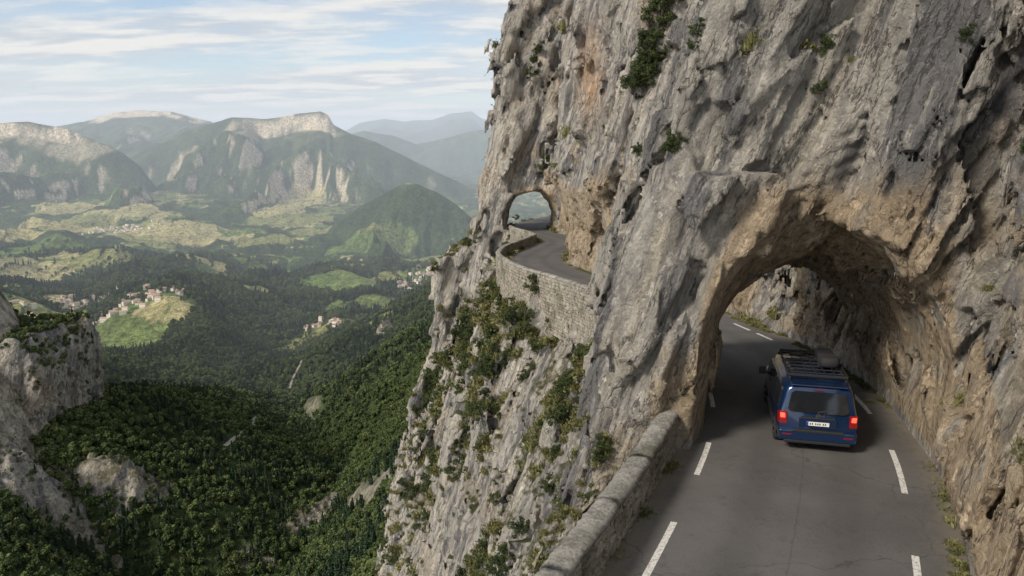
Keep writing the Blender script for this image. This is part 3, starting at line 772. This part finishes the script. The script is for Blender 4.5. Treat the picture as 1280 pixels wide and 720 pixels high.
# ------------------------------------------------------------------ villages
M_wall=simple('render_wall',(.74,.69,.60),.9,var=.2);M_roof=simple('tile_roof',(.42,.29,.22),.9,var=.3);M_win=simple('dark_window',(.05,.05,.06),.3)
def village(px,py,cnt,rx,ry):
    x0,y0,_=hit(px,py,1500);VV=[];FF=[];fm=[]
    r=np.random.default_rng(int(px+py))
    for i in range(cnt):
        x=x0+r.normal()*rx;y=y0+r.normal()*ry;z=float(terr(np.array([x]),np.array([y]))[0])
        L,W_,Hh=r.uniform(12,26),r.uniform(9,13),r.uniform(6,12);an=r.uniform(0,3.14);c,s_=math.cos(an),math.sin(an)
        o=len(VV);loc=[(-L/2,-W_/2,-4),(L/2,-W_/2,-4),(L/2,W_/2,-4),(-L/2,W_/2,-4),(-L/2,-W_/2,Hh),(L/2,-W_/2,Hh),(L/2,W_/2,Hh),(-L/2,W_/2,Hh),(-L/2,0,Hh+3),(L/2,0,Hh+3),
             (-L/2-.5,-W_/2-.7,Hh-.2),(L/2+.5,-W_/2-.7,Hh-.2),(L/2+.5,W_/2+.7,Hh-.2),(-L/2-.5,W_/2+.7,Hh-.2),(-L/2-.5,0,Hh+3.3),(L/2+.5,0,Hh+3.3)]
        fa=[(0,1,5,4),(1,2,6,5),(2,3,7,6),(3,0,4,7),(4,7,8,8),(5,9,6,6),(10,11,15,14),(12,13,14,15)];mm=[0,0,0,0,0,0,1,1]
        for w in range(int(L//4)):
            for (yy,sg) in ((-W_/2-.05,1),(W_/2+.05,-1)):
                b_=len(loc);xx=-L/2+2+w*4;loc+=[(xx,yy,1.5),(xx+1.4,yy,1.5),(xx+1.4,yy,3.4),(xx,yy,3.4)];fa.append((b_,b_+1,b_+2,b_+3));mm.append(2)
        VV+=[(x+p*c-q*s_,y+p*s_+q*c,z+w) for p,q,w in loc];FF+=[tuple(o+j for j in f) for f in fa];fm+=mm
    make_mesh('village',np.array(VV),np.array(FF),False,[M_wall,M_roof,M_win],fm)
for v in VILL: village(*v)

# ------------------------------------------------------------------ van
M_blue=simple('blue_paint',(.006,.026,.082),.28,.35,.5,coat=1.0,var=.05)
M_glass=simple('tinted_glass',(.012,.014,.017),.06,0,.8,var=.02)
M_blk=simple('black_plastic',(.02,.02,.021),.55);M_tyre=simple('tyre_rubber',(.02,.02,.02),.85)
M_rim=simple('alloy',(.35,.35,.36),.35,.9);M_red=simple('tail_lamp_lit',(.35,.01,.01),.25,0,.5,(1,.05,.025),4.5)
M_redd=simple('tail_lamp_lens',(.22,.01,.012),.2);M_wht=simple('plate_white',(.72,.72,.7),.5);M_chr=simple('chrome',(.6,.6,.62),.18,1.)
M_bag=simple('luggage_fabric',(.018,.018,.02),.8);M_pb=simple('plate_band',(.02,.06,.35),.5)
van=bpy.data.objects.new('van',None);sc.collection.objects.link(van)
def part(name,V,F,mat,smooth=False,bev=0,seg=2):
    me=bpy.data.meshes.new(name);me.from_pydata([tuple(v) for v in V],[],F);me.update()
    bm=bmesh.new();bm.from_mesh(me);bmesh.ops.remove_doubles(bm,verts=bm.verts,dist=1e-5);bmesh.ops.recalc_face_normals(bm,faces=bm.faces);bm.to_mesh(me);bm.free()
    for p in me.polygons:p.use_smooth=smooth
    me.materials.append(mat);o=bpy.data.objects.new(name,me);sc.collection.objects.link(o);o.parent=van
    if bev:
        m=o.modifiers.new('b','BEVEL');m.width=bev;m.segments=seg;m.limit_method='ANGLE'
    return o
def box(name,x0,x1,y0,y1,z0,z1,mat,bev=.01):
    V=[(x,y,z) for x in (x0,x1) for y in (y0,y1) for z in (z0,z1)]
    F=[(0,1,3,2),(4,6,7,5),(0,4,5,1),(2,3,7,6),(0,2,6,4),(1,5,7,3)]
    return part(name,V,F,mat,False,bev)
def section(zb,zt,w,wt):
    belt=min(1.08,zt-.06)
    pts=[(0,zb),(w*.8,zb),(w*.96,zb+.06),(w,zb+.2),(w*1.005,.78),(w,belt-.04),(w*.985,belt)]
    if zt>1.3: pts+=[(wt+.06,zt-.38),(wt+.025,zt-.2),(wt-.02,zt-.1),(wt-.10,zt-.035),(wt-.3,zt-.008),(0,zt)]
    else:
        k=zt-belt
        pts+=[(w*.97,belt+k*.3),(w*.94,belt+k*.55),(w*.9,belt+k*.75),(w*.8,belt+k*.9),(w*.5,belt+k*.98),(0,zt)]
    return pts
stn=[(0.0,.36,1.84,.86,.70),(.03,.34,1.88,.915,.75),(.12,.32,1.925,.945,.785),(.35,.30,1.955,.952,.80),(1.2,.30,1.97,.952,.81),(2.4,.30,1.97,.952,.81),(3.2,.30,1.94,.952,.80),(3.6,.30,1.86,.952,.78),(3.95,.30,1.56,.952,.80),(4.25,.30,1.25,.945,.8),(4.6,.30,1.14,.93,.8),(4.82,.33,1.02,.88,.75),(4.9,.38,.9,.80,.7)]
V=[];rings=[]
for (y,zb,zt,w,wt) in stn:
    pr=section(zb,zt,w,wt);loop=[(x,z) for x,z in pr]+[(-x,z) for x,z in pr[-2:0:-1]]
    o=len(V)
    for x,z in loop:
        tilt=.22*max(z-1.0,0)*max(0,1-y/1.0)
        V.append((x,y+tilt,z))
    rings.append((o,len(loop)))
F=[]
for i in range(len(rings)-1):
    a,n_=rings[i];b_,_=rings[i+1]
    for j in range(n_): F.append((a+j,a+(j+1)%n_,b_+(j+1)%n_,b_+j))
F.append(tuple(range(n_)));F.append(tuple(range(rings[-1][0],rings[-1][0]+n_)))
body=part('body_shell',V,F,M_blue,True)
body.data.set_sharp_from_angle(angle=math.radians(38))
def ry(z,x=0): return .22*max(z-1.0,0)
def rpanel(name,pts,mat,off=.012,th=.03):
    V=[(x,ry(z)-off,z) for x,z in pts]+[(x,ry(z)+th,z) for x,z in pts];k=len(pts)
    F=[tuple(range(k)),tuple(range(2*k-1,k-1,-1))]+[(i,(i+1)%k,k+(i+1)%k,k+i) for i in range(k)]
    return part(name,V,F,mat)
rpanel('rear_window',[(-.70,1.18),(-.73,1.24),(-.66,1.66),(-.58,1.72),(.58,1.72),(.66,1.66),(.73,1.24),(.70,1.18),(.6,1.145),(-.6,1.145)],M_glass,.014)
rpanel('tailgate_recess',[(-.45,.72),(-.45,.98),(.45,.98),(.45,.72)],M_blk,.003)
rpanel('tailgate_panel',[(-.44,.73),(-.44,.97),(.44,.97),(.44,.73)],M_blue,.008)
rpanel('number_plate',[(-.27,.79),(-.27,.90),(.27,.90),(.27,.79)],M_wht,.022)
rpanel('plate_band',[(-.27,.79),(-.27,.90),(-.225,.90),(-.225,.79)],M_pb,.026)
for i,xx in enumerate((-.18,-.13,-.05,.0,.05,.13,.18)): rpanel('plate_glyph_%d'%i,[(xx-.013,.82),(xx-.013,.87),(xx+.013,.87),(xx+.013,.82)],M_blk,.026)
rpanel('handle_strip',[(-.40,.99),(-.40,1.03),(.40,1.03),(.40,.99)],M_blk,.02)
Vv=[]
for r_ in (.045,.062):
    for i in range(20): an=i*math.pi/10;Vv.append((r_*math.cos(an),-.03,1.085+r_*math.sin(an)))
part('emblem_ring',Vv,[(i,(i+1)%20,20+(i+1)%20,20+i) for i in range(20)],M_chr)
rpanel('emblem_bar_a',[(-.035,1.115),(-.025,1.115),(-.003,1.05),(-.012,1.05)],M_chr,.03);rpanel('emblem_bar_b',[(.035,1.115),(.025,1.115),(.003,1.05),(.012,1.05)],M_chr,.03)
for sg in (-1,1):
    V=[(sg*x,y,z) for x,y,z in [(.74,-.012,.80),(.925,.0,.80),(.965,.16,.82),(.965,.17,1.10),(.925,.03,1.16),(.75,.015,1.14),(.74,.2,.80),(.75,.2,1.14)]]
    part('tail_lamp_%s'%('l' if sg<0 else 'r'),V,[(0,1,4,5),(1,2,3,4),(0,5,7,6),(0,6,2,1),(5,4,3,7)],M_redd)
    V=[(sg*x,y,z) for x,y,z in [(.79,-.018,.97),(.90,-.008,.97),(.91,.012,1.10),(.80,.003,1.09)]]+[(sg*x,.06,z) for x,z in [(.79,.97),(.90,.97),(.91,1.10),(.80,1.09)]]
    part('lamp_glow_%s'%('l' if sg<0 else 'r'),V,[(0,1,2,3),(0,1,5,4),(1,2,6,5),(2,3,7,6),(3,0,4,7)],M_red)
    for k,(y0_,y1_) in enumerate(((.42,1.55),(1.62,2.72),(2.80,3.62))):
        zt_=1.72 if k<2 else 1.66
        V=[(sg*(.962),y0_,1.12),(sg*(.962),y1_+(.25 if k==2 else 0),1.12),(sg*.885,y1_,zt_-.08),(sg*.875,y1_-.05,zt_),(sg*.875,y0_+.05,zt_),(sg*.885,y0_,zt_-.08)]
        V2=[(x-sg*.06,y,z) for x,y,z in V]
        part('side_window',V+V2,[tuple(range(6))]+[(i,(i+1)%6,6+(i+1)%6,6+i) for i in range(6)],M_glass)
    box('mirror_arm',*sorted((sg*.93,sg*1.06)),3.62,3.68,1.12,1.17,M_blk)
    box('mirror_housing',*sorted((sg*1.02,sg*1.2)),3.58,3.72,1.10,1.34,M_blk,.03)
    box('roof_rail',*sorted((sg*.66,sg*.70)),.45,3.1,2.0,2.035,M_blk,.01)
    for q in (.5,1.3,2.2,3.0): box('rail_foot',*sorted((sg*.655,sg*.705)),q,q+.08,1.93,2.01,M_blk,.01)
    box('bumper_reflector',*sorted((sg*.62,sg*.84)),-.108,-.09,.50,.54,M_redd,.004)
    box('side_sill',*sorted((sg*.90,sg*.965)),.95,3.6,.26,.36,M_blk,.02)
    for yw in (.78,3.98):
        Vv=[];N=28;prf=[(-.11,.19),(-.115,.27),(-.10,.325),(-.05,.34),(.05,.34),(.10,.325),(.115,.27),(.11,.19)]
        for i in range(N):
            an=2*math.pi*i/N
            for (xx,rr) in prf: Vv.append((sg*.86+xx,yw+rr*math.cos(an),.34+rr*math.sin(an)))
        k=len(prf);Ff=[(i*k+j,i*k+j+1,((i+1)%N)*k+j+1,((i+1)%N)*k+j) for i in range(N) for j in range(k-1)]
        part('tyre',Vv,Ff,M_tyre,True)
        Vv=[(sg*.955,yw,.34)]
        for i in range(20):
            an=2*math.pi*i/20;Vv.append((sg*(.965 if i%4<2 else .93),yw+.2*math.cos(an),.34+.2*math.sin(an)))
        part('wheel_rim',Vv,[(0,1+i,1+(i+1)%20) for i in range(20)],M_rim)
        Vv=[]
        for i in range(15):
            an=math.pi*i/14
            for rr in (.36,.43):
                Vv.append((sg*.958,yw+rr*math.cos(an),.34+rr*math.sin(an)))
        part('wheel_arch',Vv,[(2*i,2*i+1,2*i+3,2*i+2) for i in range(14)],M_blk)
box('rear_bumper',-.93,.93,-.10,.16,.34,.66,M_blue,.05);box('bumper_step',-.62,.62,-.112,.0,.60,.675,M_blk,.015);box('lower_valance',-.80,.80,-.085,.12,.26,.37,M_blk,.03)
box('roof_spoiler',-.68,.68,.09,.42,1.885,1.93,M_blue,.018);box('high_brake_lamp',-.13,.13,.082,.10,1.79,1.81,M_redd,.003)
rpanel('wiper_arm',[(-.02,1.16),(.0,1.20),(.38,1.28),(.38,1.265)],M_blk,.03)
V=[(-.80,4.27,1.22),(.80,4.27,1.22),(.70,3.62,1.84),(-.70,3.62,1.84)];part('windscreen',[(x,y+.02,z+.03) for x,y,z in V]+[(x,y-.05,z-.02) for x,y,z in V],[(0,1,2,3),(0,1,5,4),(1,2,6,5),(2,3,7,6),(3,0,4,7)],M_glass)
for i,q in enumerate(np.linspace(.55,3.0,8)): box('rack_bar_%d'%i,-.70,.70,q,q+.045,2.035,2.062,M_blk,.008)
for q in (-.45,-.22,0,.22,.45): box('rack_slat',q-.015,q+.015,.5,3.08,2.062,2.078,M_blk,.004)
for sg in(-1,1): box('rack_side',*sorted((sg*.70,sg*.725)),.5,3.08,2.06,2.13,M_blk,.006)
box('rack_end',-.72,.72,.48,.505,2.06,2.13,M_blk,.006);box('rack_front',-.72,.72,3.06,3.09,2.06,2.13,M_blk,.006)
def blob(name,x0,x1,y0,y1,z0,z1,mat,p=.55):
    V=[];F=[];nu,nv=16,10
    for i in range(nv+1):
        ph=-math.pi/2+math.pi*i/nv
        for j in range(nu):
            th=2*math.pi*j/nu
            def sp(v,e): return math.copysign(abs(v)**e,v)
            V.append(((x0+x1)/2+(x1-x0)/2*sp(math.cos(ph),p)*sp(math.cos(th),p),(y0+y1)/2+(y1-y0)/2*sp(math.cos(ph),p)*sp(math.sin(th),p),(z0+z1)/2+(z1-z0)/2*sp(math.sin(ph),p)))
    for i in range(nv):
        for j in range(nu): F.append((i*nu+j,i*nu+(j+1)%nu,(i+1)*nu+(j+1)%nu,(i+1)*nu+j))
    return part(name,V,F,mat,True)
blob('luggage_bag',.14,.66,1.3,2.0,2.07,2.42,M_bag);blob('luggage_case',.18,.62,2.05,2.8,2.07,2.34,M_bag,.35)
blob('rolled_mat',-.55,-.1,2.5,2.75,2.07,2.22,M_bag,.8)
box('luggage_strap',.12,.68,1.6,1.64,2.07,2.43,M_blk,.01)
van.location=(6.97,16.38,float(Z(17.4))+.004);van.rotation_euler=(math.radians(-1.2),0,-math.radians(14));van.scale=(.90,.88,.81)

# ------------------------------------------------------------------ haze
hz=make_mesh('valley_haze',np.array([(x,y,z) for x in (-60000,60000) for y in (1100,70000) for z in (-2500,900)]),np.array([(0,1,3,2),(4,6,7,5),(0,4,5,1),(2,3,7,6),(0,2,6,4),(1,5,7,3)]),False)
mh=bpy.data.materials.new('haze');mh.use_nodes=True;nt=mh.node_tree;nt.nodes.remove(nt.nodes['Principled BSDF'])
vsn=nt.nodes.new('ShaderNodeVolumePrincipled');vsn.inputs['Color'].default_value=(.83,.90,1,1);vsn.inputs['Density'].default_value=5.2e-5;vsn.inputs['Anisotropy'].default_value=0.0
vsn.inputs['Emission Strength'].default_value=5.2e-5*.27;vsn.inputs['Emission Color'].default_value=(.72,.85,1,1)  # faint glow added to the haze, standing in for multiply scattered light
nt.links.new(vsn.outputs[0],nt.nodes['Material Output'].inputs['Volume']);hz.data.materials.append(mh)
# ------------------------------------------------------------------ sky + sun
SE=math.radians(38);az=math.radians(232)
w=bpy.data.worlds.new('World');sc.world=w;w.use_nodes=True;nt=w.node_tree;t=NT(nt)
bg=nt.nodes['Background'];bg.inputs[1].default_value=.15
sky=t.n('ShaderNodeTexSky',sky_type='NISHITA',sun_disc=False,sun_elevation=SE,sun_rotation=az,altitude=900,air_density=1.0,dust_density=1.8,ozone_density=1.0)
d=t.n('ShaderNodeTexCoord').outputs['Generated'];sx=t.n('ShaderNodeSeparateXYZ',{0:d})
zc=t.math('ADD',t.math('MAXIMUM',sx.outputs[2],0.0),.10)
pv=t.n('ShaderNodeCombineXYZ',{0:t.math('DIVIDE',sx.outputs[0],zc),1:t.math('DIVIDE',sx.outputs[1],zc),2:0.0}).outputs[0]
n1=t.noise(t.mapp(pv,(.42,1.0,1)),.62,7,.56);n2=t.noise(t.mapp(pv,(.8,1.6,1)),1.6,6,.6)
cm=t.ramp(t.math('ADD',n1,t.math('MULTIPLY',t.math('SUBTRACT',n2,.5),.5)),.33,.58)
cc=t.mix(t.ramp(n2,.42,.58),(3.9,3.95,4.1),(6.3,5.95,5.4))
fin=t.mix(t.math('MULTIPLY',cm,.9),sky.outputs[0],cc)
nt.links.new(fin,bg.inputs[0])
sl=bpy.data.lights.new('sun','SUN');sl.energy=3.8;sl.angle=math.radians(12);sl.color=(1,.90,.77)
so=bpy.data.objects.new('sun',sl);sc.collection.objects.link(so)
dirv=Vector((math.sin(az)*math.cos(SE),math.cos(az)*math.cos(SE),math.sin(SE)))
so.rotation_euler=dirv.to_track_quat('Z','Y').to_euler()
# ------------------------------------------------------------------ camera
cd=bpy.data.cameras.new('camera');cd.sensor_width=36;cd.lens=FP/1280*36;cd.clip_end=200000;cd.clip_start=.1
co=bpy.data.objects.new('camera',cd);sc.collection.objects.link(co);co.rotation_euler=(math.pi/2-PITCH,0,0);sc.camera=co
sc.view_settings.view_transform='Standard';sc.view_settings.look='None';sc.view_settings.exposure=0
print('done',time.time()-T0)
